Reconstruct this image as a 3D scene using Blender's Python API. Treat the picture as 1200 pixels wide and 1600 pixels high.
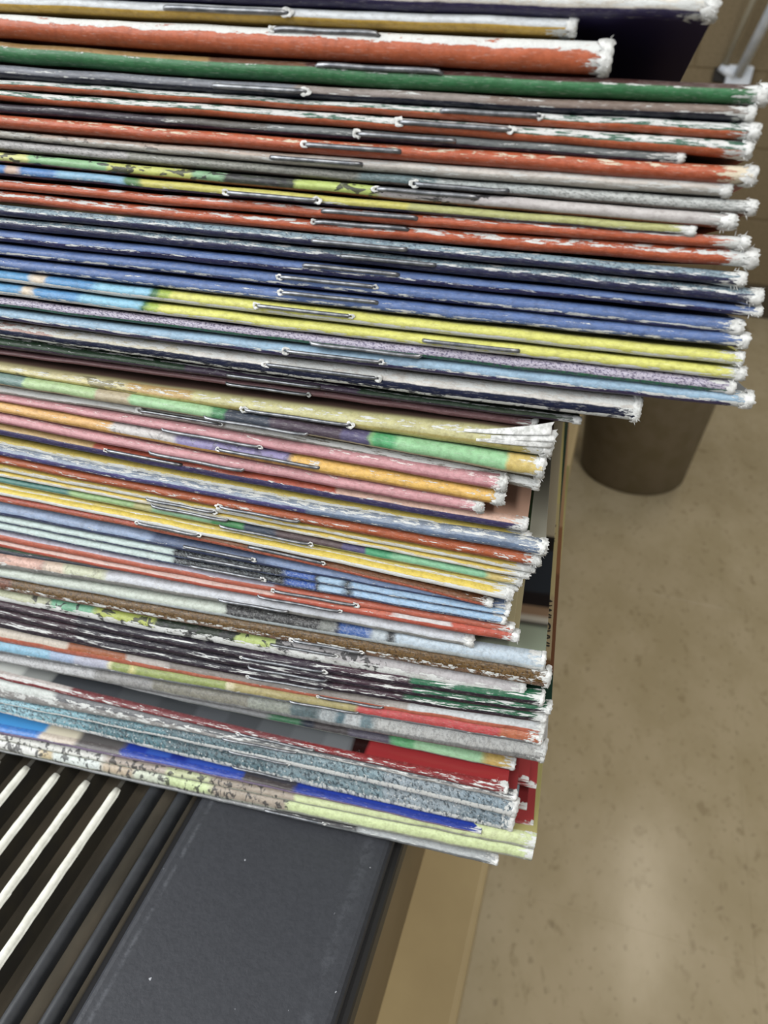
import bpy, bmesh, math, random
import numpy as np
from mathutils import Vector, Matrix, noise as mnoise

# ------------------------------------------------------------------ scene, camera, light
for o in list(bpy.data.objects): bpy.data.objects.remove(o)
scene = bpy.context.scene
COL = scene.collection
FPX = 1200.0                                   # focal length in pixels of the 1200x1600 frame
def cray(x, y): return np.array([x - 600.0, 800.0 - y, FPX]) / FPX
AY = cray(1048, -30); AY /= np.linalg.norm(AY)            # direction of the window ledge
AS = -cray(-6150, -300); AS /= np.linalg.norm(AS)         # direction of the book spines
AX = AS - AY * (AS @ AY); AX /= np.linalg.norm(AX)
AZ = np.cross(AS, AY); AZ /= np.linalg.norm(AZ)
if AZ[1] < 0: AZ = -AZ
RM = np.array([AX, AY, AZ])                     # camera coordinates -> room coordinates
CAM = np.array([0.0, 0.0, 0.132])
cam_data = bpy.data.cameras.new('camera'); cam = bpy.data.objects.new('camera', cam_data)
COL.objects.link(cam); scene.camera = cam
m = Matrix.Identity(4)
for r in range(3):
    m[r][0] = RM[r, 0]; m[r][1] = RM[r, 1]; m[r][2] = -RM[r, 2]; m[r][3] = CAM[r]
cam.matrix_world = m
cam_data.sensor_fit = 'VERTICAL'; cam_data.sensor_height = 36.0; cam_data.lens = 27.0
cam_data.clip_start = 0.002; cam_data.clip_end = 40
cam_data.dof.use_dof = True; cam_data.dof.focus_distance = 0.115; cam_data.dof.aperture_fstop = 40

world = bpy.data.worlds.new('world'); scene.world = world; world.use_nodes = True
bg = world.node_tree.nodes['Background']
bg.inputs[0].default_value = (0.96, 0.98, 1.0, 1); bg.inputs[1].default_value = 0.25

def area(name, loc, target, sx, sy, power, col):
    d = bpy.data.lights.new(name, 'AREA'); d.shape = 'RECTANGLE'; d.size = sx; d.size_y = sy
    d.energy = power; d.color = col
    o = bpy.data.objects.new(name, d); COL.objects.link(o); o.location = loc
    o.rotation_euler = (Vector(target) - Vector(loc)).to_track_quat('-Z', 'Y').to_euler()
    return o
area('window_daylight', (-0.80, -0.40, 0.66), (0.0, 0.1, 0.0), 1.5, 1.0, 22, (0.97, 0.99, 1.0))
area('window_daylight', (-0.95, 0.95, 0.75), (0.0, 0.35, 0.0), 1.4, 1.1, 9, (0.97, 0.99, 1.0))
area('ceiling_lamp', (0.72, 2.2, 1.95), (0.72, 2.2, -1), 0.07, 0.9, 5, (1.0, 0.90, 0.74))
area('ceiling_lamp', (0.9, -1.0, 1.95), (0.9, -1.0, -1), 0.3, 1.2, 30, (1.0, 0.96, 0.90))

vs_ = scene.view_settings
vs_.view_transform = 'Standard'; vs_.look = 'None'; vs_.gamma = 1.0; vs_.exposure = 0.38
vs_.use_curve_mapping = False

TOPZ = -0.0185       # top of the ventilation unit
FLOORZ = -0.75
WALLY = 2.66

# ------------------------------------------------------------------ geometry helpers
def wray(x, y): return RM @ cray(x, y)
SD = np.array([AS @ AX, AS @ AY, 0.0]); SD /= np.linalg.norm(SD)     # along the spines
ND = np.array([-SD[1], SD[0], 0.0])                                  # into the stack
D0 = 0.091
def on_spine(x, y, D=D0):
    d = wray(x, y); return CAM + d * (D / (ND @ d))
def on_z(x, y, z):
    d = wray(x, y); return CAM + d * ((z - CAM[2]) / d[2])
def on_y(x, y, Y):
    d = wray(x, y); return CAM + d * ((Y - CAM[1]) / d[1])

def srgb(h):
    h = h.lstrip('#'); v = [int(h[i:i+2], 16) / 255 for i in (0, 2, 4)]
    return tuple(c / 12.92 if c <= 0.04045 else ((c + 0.055) / 1.055) ** 2.4 for c in v) + (1.0,)

def link(name, me, mat=None, parent=None):
    o = bpy.data.objects.new(name, me); COL.objects.link(o)
    if mat is not None and not len(me.materials):
        for k in (mat if isinstance(mat, (list, tuple)) else [mat]): me.materials.append(k)
    if parent is not None: o.parent = parent
    return o
def mesh_py(name, verts, faces, smooth=True):
    me = bpy.data.meshes.new(name); me.from_pydata([tuple(v) for v in verts], [], faces); me.update()
    if smooth: me.polygons.foreach_set('use_smooth', [True] * len(me.polygons))
    return me
def empty(name, loc, label, cat, group=None):
    o = bpy.data.objects.new(name, None); COL.objects.link(o); o.location = loc; o.empty_display_size = 0.01
    o['label'] = label; o['category'] = cat
    if group: o['group'] = group
    return o
def tag(o, label=None, cat=None, group=None, kind=None):
    if label: o['label'] = label
    if cat: o['category'] = cat
    if group: o['group'] = group
    if kind: o['kind'] = kind
    return o
def box_mesh(name, x0, x1, y0, y1, z0, z1, bevel=0.0, seg=2):
    bm = bmesh.new(); bmesh.ops.create_cube(bm, size=1.0)
    bmesh.ops.scale(bm, vec=(x1 - x0, y1 - y0, z1 - z0), verts=bm.verts)
    bmesh.ops.translate(bm, vec=((x0 + x1) / 2, (y0 + y1) / 2, (z0 + z1) / 2), verts=bm.verts)
    if bevel: bmesh.ops.bevel(bm, geom=list(bm.edges), offset=bevel, segments=seg, profile=0.5, affect='EDGES')
    me = bpy.data.meshes.new(name); bm.to_mesh(me); bm.free()
    return me
def tube_mesh(name, pts, r, sides=8, ry=None, cap=True):
    pts = [Vector(p) for p in pts]; V = []; F = []
    up = Vector((0, 0, 1)); n = len(pts)
    rs = r if isinstance(r, (list, tuple)) else [r] * n
    for i, p in enumerate(pts):
        t = (pts[min(i + 1, n - 1)] - pts[max(i - 1, 0)]).normalized()
        a = t.cross(up)
        if a.length < 1e-4: a = t.cross(Vector((1, 0, 0)))
        a.normalize(); b = a.cross(t).normalized()
        for k in range(sides):
            an = 2 * math.pi * k / sides
            V.append(p + a * (rs[i] * math.cos(an)) + b * (rs[i] * math.sin(an)))
    for i in range(n - 1):
        for k in range(sides):
            q = (k + 1) % sides
            F.append((i * sides + k, i * sides + q, (i + 1) * sides + q, (i + 1) * sides + k))
    if cap:
        F.append(tuple(range(sides - 1, -1, -1))); F.append(tuple((n - 1) * sides + k for k in range(sides)))
    return mesh_py(name, V, F)

# ------------------------------------------------------------------ node helpers
class NT:
    def __init__(s, nt): s.nt = nt
    def n(s, t, **kw):
        x = s.nt.nodes.new(t)
        for k, v in kw.items(): setattr(x, k, v)
        return x
    def put(s, sock, v):
        if v is None: return
        if isinstance(v, bpy.types.NodeSocket): s.nt.links.new(v, sock)
        else: sock.default_value = v
    def math(s, op, a, b=None, c=None, clamp=False):
        x = s.n('ShaderNodeMath', operation=op, use_clamp=clamp)
        s.put(x.inputs[0], a); s.put(x.inputs[1], b)
        if c is not None: s.put(x.inputs[2], c)
        return x.outputs[0]
    def ramp01(s, v, lo, hi, smooth=True, a=0.0, b=1.0):
        x = s.n('ShaderNodeMapRange', interpolation_type='SMOOTHSTEP' if smooth else 'LINEAR')
        s.put(x.inputs['Value'], v); s.put(x.inputs['From Min'], lo); s.put(x.inputs['From Max'], hi)
        s.put(x.inputs['To Min'], a); s.put(x.inputs['To Max'], b)
        return x.outputs[0]
    def vec(s, x, y, z):
        c = s.n('ShaderNodeCombineXYZ'); s.put(c.inputs[0], x); s.put(c.inputs[1], y); s.put(c.inputs[2], z)
        return c.outputs[0]
    def noise(s, v, scale=1.0, detail=2.0, rough=0.5, dist=0.0):
        x = s.n('ShaderNodeTexNoise'); s.put(x.inputs['Vector'], v); s.put(x.inputs['Scale'], scale)
        s.put(x.inputs['Detail'], detail); s.put(x.inputs['Roughness'], rough); s.put(x.inputs['Distortion'], dist)
        return x.outputs['Fac']
    def mix(s, f, a, b, mode='MIX'):
        x = s.n('ShaderNodeMix', data_type='RGBA', blend_type=mode); x.clamp_factor = True
        s.put(x.inputs[0], f); s.put(x.inputs[6], a); s.put(x.inputs[7], b)
        return x.outputs[2]
    def cramp(s, f, stops, interp='CONSTANT'):
        x = s.n('ShaderNodeValToRGB'); cr = x.color_ramp; cr.interpolation = interp
        stops = sorted(stops, key=lambda q: q[0])
        while len(cr.elements) > 1: cr.elements.remove(cr.elements[-1])
        cr.elements[0].position = max(0.0, stops[0][0]); cr.elements[0].color = stops[0][1]
        for p, c in stops[1:]:
            e = cr.elements.new(min(1.0, max(0.0, p))); e.color = c
        s.put(x.inputs[0], f)
        return x.outputs[0]

def simple_mat(name, col, rough=0.5, metal=0.0, nscale=None, namt=0.15, col2=None, bump=0.0, spec=0.5, nrough=0.6, stretch=None):
    mt = bpy.data.materials.new(name); mt.use_nodes = True; t = NT(mt.node_tree)
    b = mt.node_tree.nodes['Principled BSDF']
    b.inputs['Roughness'].default_value = rough; b.inputs['Metallic'].default_value = metal
    b.inputs['Specular IOR Level'].default_value = spec
    c = srgb(col) if isinstance(col, str) else col
    if nscale:
        tc = t.n('ShaderNodeTexCoord').outputs['Object']
        if stretch:
            mp = t.n('ShaderNodeMapping'); mp.inputs['Scale'].default_value = stretch
            t.put(mp.inputs['Vector'], tc); tc = mp.outputs[0]
        f = t.noise(tc, nscale, 6, nrough)
        c2 = srgb(col2) if col2 else tuple(x * (1 - namt) for x in c[:3]) + (1,)
        t.put(b.inputs['Base Color'], t.mix(t.ramp01(f, 0.35, 0.68), c, c2))
        if bump:
            bp = t.n('ShaderNodeBump'); bp.inputs['Strength'].default_value = 0.6; bp.inputs['Distance'].default_value = bump
            t.put(bp.inputs['Height'], f); t.put(b.inputs['Normal'], bp.outputs[0])
    else: b.inputs['Base Color'].default_value = c
    return mt

# ---- shared node group that colours a worn book cover
def make_cover_group():
    g = bpy.data.node_groups.new('worn_cover', 'ShaderNodeTree'); t = NT(g)
    I = g.interface
    def inp(n, ty, d):
        s = I.new_socket(n, in_out='INPUT', socket_type=ty); s.default_value = d
    F, Cc = 'NodeSocketFloat', 'NodeSocketColor'
    inp('Top', Cc, (1, 1, 1, 1)); inp('Bottom', Cc, (1, 1, 1, 1)); inp('Split', F, 0.0); inp('Wobble', F, 0.1)
    inp('CoverTop', Cc, (1, 1, 1, 1)); inp('CoverBottom', Cc, (1, 1, 1, 1))
    for j in '123': inp('V' + j, F, 0.5); inp('W' + j, F, 0.1); inp('A' + j, F, 0.0)
    inp('EndS', F, 0.0); inp('EndAmt', F, 0.8)
    inp('Speck', F, 0.0); inp('SpeckCol', Cc, (1, 1, 1, 1)); inp('SpeckScale', F, 2600.0); inp('Dots', F, 0.0)
    inp('Ink', F, 0.0); inp('InkLo', F, -1.0); inp('InkHi', F, 1.0); inp('InkScale', F, 600.0)
    inp('Scratch', F, 0.0); inp('Seed', F, 0.0); inp('Paper', Cc, srgb('#c6c8c6')); inp('Rough', F, 0.42)
    inp('WearScale', F, 320.0)
    I.new_socket('Shader', in_out='OUTPUT', socket_type='NodeSocketShader')
    gi = t.n('NodeGroupInput').outputs; go = t.n('NodeGroupOutput').inputs
    sep = t.n('ShaderNodeSeparateXYZ'); uv = t.n('ShaderNodeUVMap'); uv.uv_map = 'UVMap'
    t.put(sep.inputs[0], uv.outputs[0]); s, v = sep.outputs[0], sep.outputs[1]
    seed = gi['Seed']
    wob = t.math('SUBTRACT', t.noise(t.vec(t.math('MULTIPLY', s, 420.0), t.math('MULTIPLY', v, 2.0), seed), 1, 4, 0.65), 0.5)
    vv = t.math('MULTIPLY_ADD', wob, gi['Wobble'], v)
    mk = t.ramp01(vv, t.math('SUBTRACT', gi['Split'], 0.035), t.math('ADD', gi['Split'], 0.035))
    col = t.mix(mk, gi['Bottom'], gi['Top'])
    # printed speckle
    n1 = t.noise(t.vec(t.math('MULTIPLY_ADD', s, gi['SpeckScale'], t.math('MULTIPLY', v, 2.0)), t.math('MULTIPLY', v, t.math('MULTIPLY', gi['SpeckScale'], 0.0026)), seed), 1, 6, 0.75)
    col = t.mix(t.math('MULTIPLY', t.ramp01(n1, 0.47, 0.60), gi['Speck']), col, gi['SpeckCol'])
    # halftone dots
    a = t.math('MULTIPLY_ADD', s, 17000.0, t.math('MULTIPLY', v, 28.0)); b = t.math('SUBTRACT', t.math('MULTIPLY', s, 17000.0), t.math('MULTIPLY', v, 28.0))
    dt = t.math('MULTIPLY', t.math('SINE', a), t.math('SINE', b))
    dfac = t.math('MULTIPLY', t.math('MULTIPLY_ADD', dt, 0.5, 0.5), gi['Dots'])
    col = t.mix(dfac, col, t.mix(1.0, col, (0.45, 0.38, 0.36, 1), 'MULTIPLY'))
    # ink drawing
    n2 = t.noise(t.vec(t.math('MULTIPLY', s, gi['InkScale']), t.math('MULTIPLY', v, 1.5), t.math('ADD', seed, 7.3)), 1, 3, 0.55, 0.6)
    rg = t.math('MULTIPLY', t.ramp01(s, t.math('SUBTRACT', gi['InkLo'], 0.0008), gi['InkLo']), t.ramp01(s, gi['InkHi'], t.math('ADD', gi['InkHi'], 0.0008), True, 1.0, 0.0))
    col = t.mix(t.math('MULTIPLY', t.math('MULTIPLY', t.ramp01(n2, 0.55, 0.585), rg), gi['Ink']), col, (0.03, 0.03, 0.032, 1))
    # slight print variation
    n0 = t.noise(t.vec(t.math('MULTIPLY', s, 160.0), t.math('MULTIPLY', v, 1.2), t.math('ADD', seed, 2.0)), 1, 4, 0.6)
    col = t.mix(t.ramp01(n0, 0.4, 0.75, True, 0.0, 0.22), col, t.mix(1.0, col, (0.62, 0.62, 0.62, 1), 'MULTIPLY'))
    # grime and rubbed flecks
    gr = t.noise(t.vec(t.math('MULTIPLY', s, 1100.0), t.math('MULTIPLY', v, 3.4), t.math('ADD', seed, 4.4)), 1, 6, 0.75)
    col = t.mix(t.ramp01(gr, 0.38, 0.70, True, 0.0, 0.60), col, t.mix(1.0, col, (0.50, 0.47, 0.45, 1), 'MULTIPLY'))
    fl = t.noise(t.vec(t.math('MULTIPLY', s, 900.0), t.math('MULTIPLY', v, 16.0), t.math('ADD', seed, 8.8)), 1, 4, 0.7)
    col = t.mix(t.ramp01(fl, 0.52, 0.72, True, 0.0, 0.22), col, (0.62, 0.61, 0.58, 1))
    # flat covers
    ct = t.ramp01(v, 1.0, 1.03); cb = t.ramp01(v, -0.03, 0.0, True, 1.0, 0.0)
    col = t.mix(ct, col, gi['CoverTop']); col = t.mix(cb, col, gi['CoverBottom'])
    # wear down to the white paper
    n3 = t.ramp01(t.noise(t.vec(t.math('MULTIPLY', s, gi['WearScale']), t.math('MULTIPLY', v, 5.0), t.math('ADD', seed, 3.1)), 1, 8, 0.72), 0.25, 0.75, False)
    bands = None
    for j in '123':
        d = t.math('DIVIDE', t.math('ABSOLUTE', t.math('SUBTRACT', v, gi['V' + j])), gi['W' + j])
        bj = t.math('MULTIPLY', t.ramp01(d, 0.45, 1.05, True, 1.0, 0.0), gi['A' + j])
        bands = bj if bands is None else t.math('MAXIMUM', bands, bj)
    en = t.math('MULTIPLY', t.ramp01(s, t.math('SUBTRACT', gi['EndS'], 0.0065), gi['EndS']), gi['EndAmt'])
    en = t.math('MULTIPLY', t.math('MULTIPLY', en, t.ramp01(v, 1.0, 1.09, True, 1.0, 0.0)), t.ramp01(v, -0.2, 0.0))
    bands = t.math('MAXIMUM', bands, en)
    W = t.ramp01(t.math('MULTIPLY_ADD', bands, 0.78, n3), 0.98, 1.06)
    n4 = t.noise(t.vec(t.math('MULTIPLY', t.math('MULTIPLY_ADD', v, 0.0012, s), 300.0), t.math('MULTIPLY', v, 9.0), t.math('ADD', seed, 5.0)), 1, 7, 0.72)
    W = t.math('MAXIMUM', W, t.math('MULTIPLY', t.ramp01(n4, 0.685, 0.73), gi['Scratch']))
    fib = t.noise(t.vec(t.math('MULTIPLY', s, 2600.0), t.math('MULTIPLY', v, 9.0), seed), 1, 4, 0.7)
    pap = t.mix(t.ramp01(fib, 0.45, 0.75, True, 0.0, 0.35), gi['Paper'], t.mix(1.0, gi['Paper'], (0.62, 0.62, 0.60, 1), 'MULTIPLY'))
    col = t.mix(W, col, pap)
    bs = t.n('ShaderNodeBsdfPrincipled')
    t.put(bs.inputs['Base Color'], col); t.put(bs.inputs['Roughness'], t.ramp01(W, 0, 1, False, 0.0, 0.5))
    rsum = t.math('ADD', gi['Rough'], t.math('MULTIPLY', W, 0.5), clamp=True); t.put(bs.inputs['Roughness'], rsum)
    bs.inputs['Specular IOR Level'].default_value = 0.35
    bp = t.n('ShaderNodeBump'); bp.inputs['Strength'].default_value = 0.55; bp.inputs['Distance'].default_value = 0.00022
    t.put(bp.inputs['Height'], t.math('MULTIPLY_ADD', W, t.math('MULTIPLY_ADD', fib, 1.4, -0.9), t.math('MULTIPLY', n0, 0.35)))
    t.put(bs.inputs['Normal'], bp.outputs[0])
    t.put(go[0], bs.outputs[0])
    return g
COVER_GROUP = make_cover_group()
def bcol(h):
    c = srgb(h); l = 0.30 * c[0] + 0.55 * c[1] + 0.15 * c[2]
    return tuple((x * 0.86 + l * 0.14) * 0.84 for x in c[:3]) + (1.0,)

PAPER = simple_mat('paper_pages', '#d8d2c0', 0.85, nscale=1400, col2='#a79f8c', stretch=(0.02, 0.02, 1.0))
FRAY = simple_mat('torn_paper', '#d3d4d2', 0.95, nscale=1100, col2='#a3a4a1', bump=0.0002)
STEEL = simple_mat('staple_steel', '#8d8f92', 0.36, metal=0.7, nscale=900, col2='#64676c')

# ------------------------------------------------------------------ setting: floor, wall
def floor_mat():
    mt = bpy.data.materials.new('floor_tile'); mt.use_nodes = True; t = NT(mt.node_tree)
    b = mt.node_tree.nodes['Principled BSDF']
    oi = t.n('ShaderNodeObjectInfo'); tc = t.n('ShaderNodeTexCoord').outputs['Object']
    va = t.n('ShaderNodeVectorMath', operation='ADD'); t.put(va.inputs[0], tc); t.put(va.inputs[1], oi.outputs['Location'])
    mp = t.n('ShaderNodeMapping'); mp.inputs['Scale'].default_value = (1.0, 0.62, 1.0); mp.inputs['Rotation'].default_value = (0, 0, 0.35)
    t.put(mp.inputs['Vector'], va.outputs[0])
    f1 = t.noise(mp.outputs[0], 62, 3, 0.55, 0.4); f2 = t.noise(mp.outputs[0], 14, 4, 0.6); f3 = t.noise(mp.outputs[0], 120, 2, 0.5)
    c = t.mix(t.ramp01(f2, 0.3, 0.7), srgb('#bcae90'), srgb('#b0a282'))
    c = t.mix(t.ramp01(f1, 0.58, 0.74, True, 0, 0.42), c, srgb('#7d6d4d'))
    c = t.mix(t.ramp01(f3, 0.64, 0.72, True, 0, 0.35), c, srgb('#6a5c44'))
    t.put(b.inputs['Base Color'], c)
    b.inputs['Roughness'].default_value = 0.19; b.inputs['Specular IOR Level'].default_value = 0.3
    return mt
FLOOR = floor_mat()
slab = link('floor', box_mesh('floor', -3, 4, -2.5, WALLY + 0.2, FLOORZ - 0.1, FLOORZ - 0.004), simple_mat('floor_joint', '#7d7056', 0.7))
tag(slab, 'beige speckled vinyl tile floor', kind='structure')
TS = 0.305
tile_me = box_mesh('tile', -TS / 2 + 0.00004, TS / 2 - 0.00004, -TS / 2 + 0.00004, TS / 2 - 0.00004, -0.004, 0.0, 0.00012, 1)
tile_me.materials.append(FLOOR)
for i in range(-1, 7):
    for j in range(-4, 10):
        o = link('tile', tile_me, None, slab)
        o.location = (-0.006 + TS * (i + 0.5), WALLY - 0.012 - TS * (j + 0.5), FLOORZ)

WALLM = simple_mat('painted_block', '#837356', 0.7, nscale=160, col2='#746549', bump=0.001)
wall = link('wall_back', box_mesh('wall_back', -3, 4, WALLY + 0.003, WALLY + 0.2, FLOORZ, 2.0), simple_mat('block_joint', '#7c6c50', 0.85))
tag(wall, 'tan painted concrete block wall', kind='structure')
bw, bh = 0.397, 0.194
blk = box_mesh('block', -bw / 2 + 0.0022, bw / 2 - 0.0022, -0.0, 0.02, -bh / 2 + 0.0022, bh / 2 - 0.0022, 0.002, 1)
blk.materials.append(WALLM)
for r in range(8):
    for c in range(-2, 6):
        o = link('block', blk, None, wall)
        o.location = (0.11 + bw * (c + (0.5 if r % 2 else 0.0)), WALLY, FLOORZ + 0.10 + bh * (r + 0.5))
bb = link('baseboard_back', box_mesh('baseboard_back', -3, 4, WALLY - 0.010, WALLY + 0.004, FLOORZ, FLOORZ + 0.10, 0.003), simple_mat('baseboard', '#4d4230', 0.6))
tag(bb, 'dark brown rubber baseboard under the block wall', kind='structure')

wl = link('wall_left', box_mesh('wall_left', -0.46, -0.345, -2.5, WALLY, FLOORZ, 0.02), WALLM)
tag(wl, 'low tan wall behind the ventilation unit, under the window', kind='structure')
sill = link('trim_1', box_mesh('trim_1', -0.47, -0.33, -2.5, WALLY - 0.02, 0.021, 0.045, 0.004), simple_mat('sill_paint', '#b9b2a2', 0.5))
tag(sill, 'pale window sill on the low wall', kind='structure')

# ------------------------------------------------------------------ waste bin
def make_bin():
    c = (0.125, 1.545); r0, r1, H = 0.110, 0.140, 0.34
    root = empty('waste_bin', (c[0], c[1], FLOORZ), 'round taupe plastic waste bin standing on the tile floor', 'bin')
    mt = simple_mat('bin_plastic', '#6c604c', 0.5, nscale=30, col2='#62573f')
    prof = [(0.0, 0.012), (r0 - 0.008, 0.012), (r1 - 0.006, H - 0.004), (r1 - 0.001, H), (r1 + 0.008, H - 0.002), (r1 + 0.009, H - 0.014), (r1 + 0.001, H - 0.016),
            (r0 + 0.001, 0.008), (r0 - 0.004, 0.0), (0.0, 0.0)]
    def lathe(name, prof, n=64):
        V = []; F = []
        for (r, z) in prof:
            for k in range(n):
                a = 2 * math.pi * k / n; V.append((r * math.cos(a), r * math.sin(a), z))
        for i in range(len(prof) - 1):
            for k in range(n):
                q = (k + 1) % n; F.append((i * n + k, i * n + q, (i + 1) * n + q, (i + 1) * n + k))
        return mesh_py(name, V, F)
    link('body', lathe('body', [p for i, p in enumerate(prof) if i < 3 or i > 5]), mt, root)
    link('rim', lathe('rim', prof[2:7] + [prof[2]]), mt, root)
make_bin()

# ------------------------------------------------------------------ rod bracket on the back wall
def make_bracket():
    p = on_y(1154, 118, WALLY - 0.03)
    root = empty('rod_bracket', tuple(p), 'white metal bracket with slanting rods on the tan block wall', 'bracket')
    wm = simple_mat('white_metal', '#eaf1fa', 0.35, nscale=40, col2='#d6dfea'); gm = simple_mat('grey_metal', '#a9a28e', 0.4)
    dk = simple_mat('socket_black', '#221d18', 0.6)
    rel = lambda x, y, Y: Vector(on_y(x, y, Y)) - Vector(p)
    link('base_plate', box_mesh('base_plate', -0.032, 0.034, -0.012, 0.028, -0.03, 0.024, 0.004), wm, root)
    link('rod', tube_mesh('rod', [rel(1154, 116, WALLY - 0.045), rel(1218, -10, WALLY - 0.16), rel(1262, -96, WALLY - 0.24)], 0.0135, 12), wm, root)
    r2 = link('rod', tube_mesh('rod', [rel(1129, 106, WALLY - 0.03), rel(1182, -10, WALLY - 0.10), rel(1220, -96, WALLY - 0.16)], 0.007, 10), gm, root)
    tag(r2, 'thin grey rod')
    arm = [rel(1126, 104, WALLY - 0.03), rel(1136, 112, WALLY - 0.035), rel(1148, 120, WALLY - 0.035)]
    link('link_arm', tube_mesh('link_arm', arm, 0.011, 10), wm, root)
    q = rel(1125, 117, WALLY - 0.012)
    s = link('socket', box_mesh('socket', q.x - 0.018, q.x + 0.016, q.y - 0.008, q.y + 0.009, q.z - 0.019, q.z + 0.018, 0.003), dk, root)
    tag(s, 'black square socket')
make_bracket()

# ------------------------------------------------------------------ ventilation unit under the books
def make_unit():
    root = empty('ventilation_unit', (-0.14, 0.2, FLOORZ), 'window ledge ventilation unit with charcoal top, slotted grille and tan front', 'heater')
    B = lambda n, x0, x1, y0, y1, z0, z1, mat, bev=0.0, seg=2: link(n, box_mesh(n, x0 + 0.14, x1 + 0.14, y0 - 0.2, y1 - 0.2, z0 - FLOORZ, z1 - FLOORZ, bev, seg), mat, root)
    dark = simple_mat('charcoal_paint', '#2f3136', 0.55, nscale=900, col2='#2a2c31', bump=0.00015)
    # fine pale scuffs and dust specks
    t = NT(dark.node_tree); b = dark.node_tree.nodes['Principled BSDF']
    prev = b.inputs['Base Color'].links[0].from_socket; tc = t.n('ShaderNodeTexCoord').outputs['Object']
    sp = t.ramp01(t.noise(tc, 620, 2, 0.4), 0.775, 0.79)
    b2 = t.mix(sp, prev, srgb('#9a9da2'))
    sx = t.n('ShaderNodeSeparateXYZ'); t.put(sx.inputs[0], tc)
    def scuff(x0, w, amt):
        ln = t.ramp01(t.math('ABSOLUTE', t.math('SUBTRACT', sx.outputs[0], x0)), 0.0, w, True, 1.0, 0.0)
        return t.math('MULTIPLY', t.math('MULTIPLY', ln, t.ramp01(t.noise(tc, 420, 6, 0.75), 0.42, 0.62)), amt)
    b2 = t.mix(t.math('MAXIMUM', scuff(0.0785, 0.0007, 0.16), scuff(0.1145, 0.0022, 0.08)), b2, srgb('#8c9097'))
    t.put(b.inputs['Base Color'], b2)
    tan = simple_mat('tan_enamel', '#6f5f45', 0.45, nscale=25, col2='#685940'); tan_lit = simple_mat('tan_lit_panel', '#a8966f', 0.4, nscale=18, col2='#9e8c67')  # second tan is lighter: brightness of the upward-facing ledge put into its colour
    B('top_panel', -0.0645, -0.0208, -0.9, 1.3, TOPZ - 0.004, TOPZ, dark, 0.0016, 3)
    B('edge_trim', -0.0225, -0.0190, -0.9, 1.3, TOPZ - 0.012, TOPZ - 0.0030, simple_mat('edge_black', '#1f1f20', 0.5), 0.0012, 2)
    B('front_band', -0.05, -0.0215, -0.9, 1.3, -0.100, TOPZ - 0.0045, tan)
    B('ledge_strip', -0.12, -0.0010, -0.9, 1.3, -0.108, -0.100, tan_lit, 0.002, 3)
    B('front_panel', -0.12, -0.0020, -0.9, 1.3, FLOORZ + 0.06, -0.109, tan_lit)
    B('toe_kick', -0.12, -0.0100, -0.9, 1.3, FLOORZ, FLOORZ + 0.06, simple_mat('toe_kick', '#3a3226', 0.7))
    bed = simple_mat('dusty_bed', '#544d41', 0.95, nscale=70, col2='#3a362d', stretch=(1.0, 0.35, 1.0))
    B('grille_bed', -0.34, -0.0655, -0.9, 1.3, TOPZ - 0.016, TOPZ - 0.0075, bed)
    B('rear_panel', -0.34, -0.160, -0.9, 1.3, TOPZ - 0.004, TOPZ, dark, 0.0015, 2)
    B('side_wall', -0.0665, -0.0645, -0.9, 1.3, TOPZ - 0.016, TOPZ - 0.0035, simple_mat('slot_black', '#17171a', 0.7))
    white = simple_mat('white_fin_edge', '#d6d6cc', 0.6, nscale=500, col2='#c3c3b8', bump=0.0002)  # off-white strips along the tops of the left fins
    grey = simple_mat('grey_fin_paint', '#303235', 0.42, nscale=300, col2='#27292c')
    rnd = random.Random(4)
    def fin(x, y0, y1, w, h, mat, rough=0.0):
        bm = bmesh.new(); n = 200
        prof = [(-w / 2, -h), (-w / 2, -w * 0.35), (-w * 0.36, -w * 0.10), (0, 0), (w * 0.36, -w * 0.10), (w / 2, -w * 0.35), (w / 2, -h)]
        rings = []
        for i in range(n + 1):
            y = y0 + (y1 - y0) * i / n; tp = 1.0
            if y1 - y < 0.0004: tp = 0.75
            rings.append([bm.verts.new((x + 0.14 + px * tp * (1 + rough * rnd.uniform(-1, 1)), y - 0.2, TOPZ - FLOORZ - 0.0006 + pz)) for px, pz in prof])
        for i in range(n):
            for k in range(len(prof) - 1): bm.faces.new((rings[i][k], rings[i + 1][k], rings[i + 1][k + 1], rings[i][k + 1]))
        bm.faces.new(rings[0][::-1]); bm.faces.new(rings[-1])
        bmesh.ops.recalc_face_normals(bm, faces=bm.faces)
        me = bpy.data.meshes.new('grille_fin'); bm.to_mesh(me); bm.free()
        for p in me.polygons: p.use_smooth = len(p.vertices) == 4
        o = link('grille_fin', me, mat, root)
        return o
    web = simple_mat('fin_web', '#2c2a25', 0.8, nscale=120, col2='#383429')
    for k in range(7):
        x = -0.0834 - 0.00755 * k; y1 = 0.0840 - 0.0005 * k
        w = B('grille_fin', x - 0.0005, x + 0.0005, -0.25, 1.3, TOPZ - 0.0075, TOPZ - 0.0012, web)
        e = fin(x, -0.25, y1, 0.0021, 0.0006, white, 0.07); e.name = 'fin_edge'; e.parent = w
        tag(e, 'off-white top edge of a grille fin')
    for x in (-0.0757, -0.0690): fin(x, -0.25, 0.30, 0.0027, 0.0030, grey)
make_unit()

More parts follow.
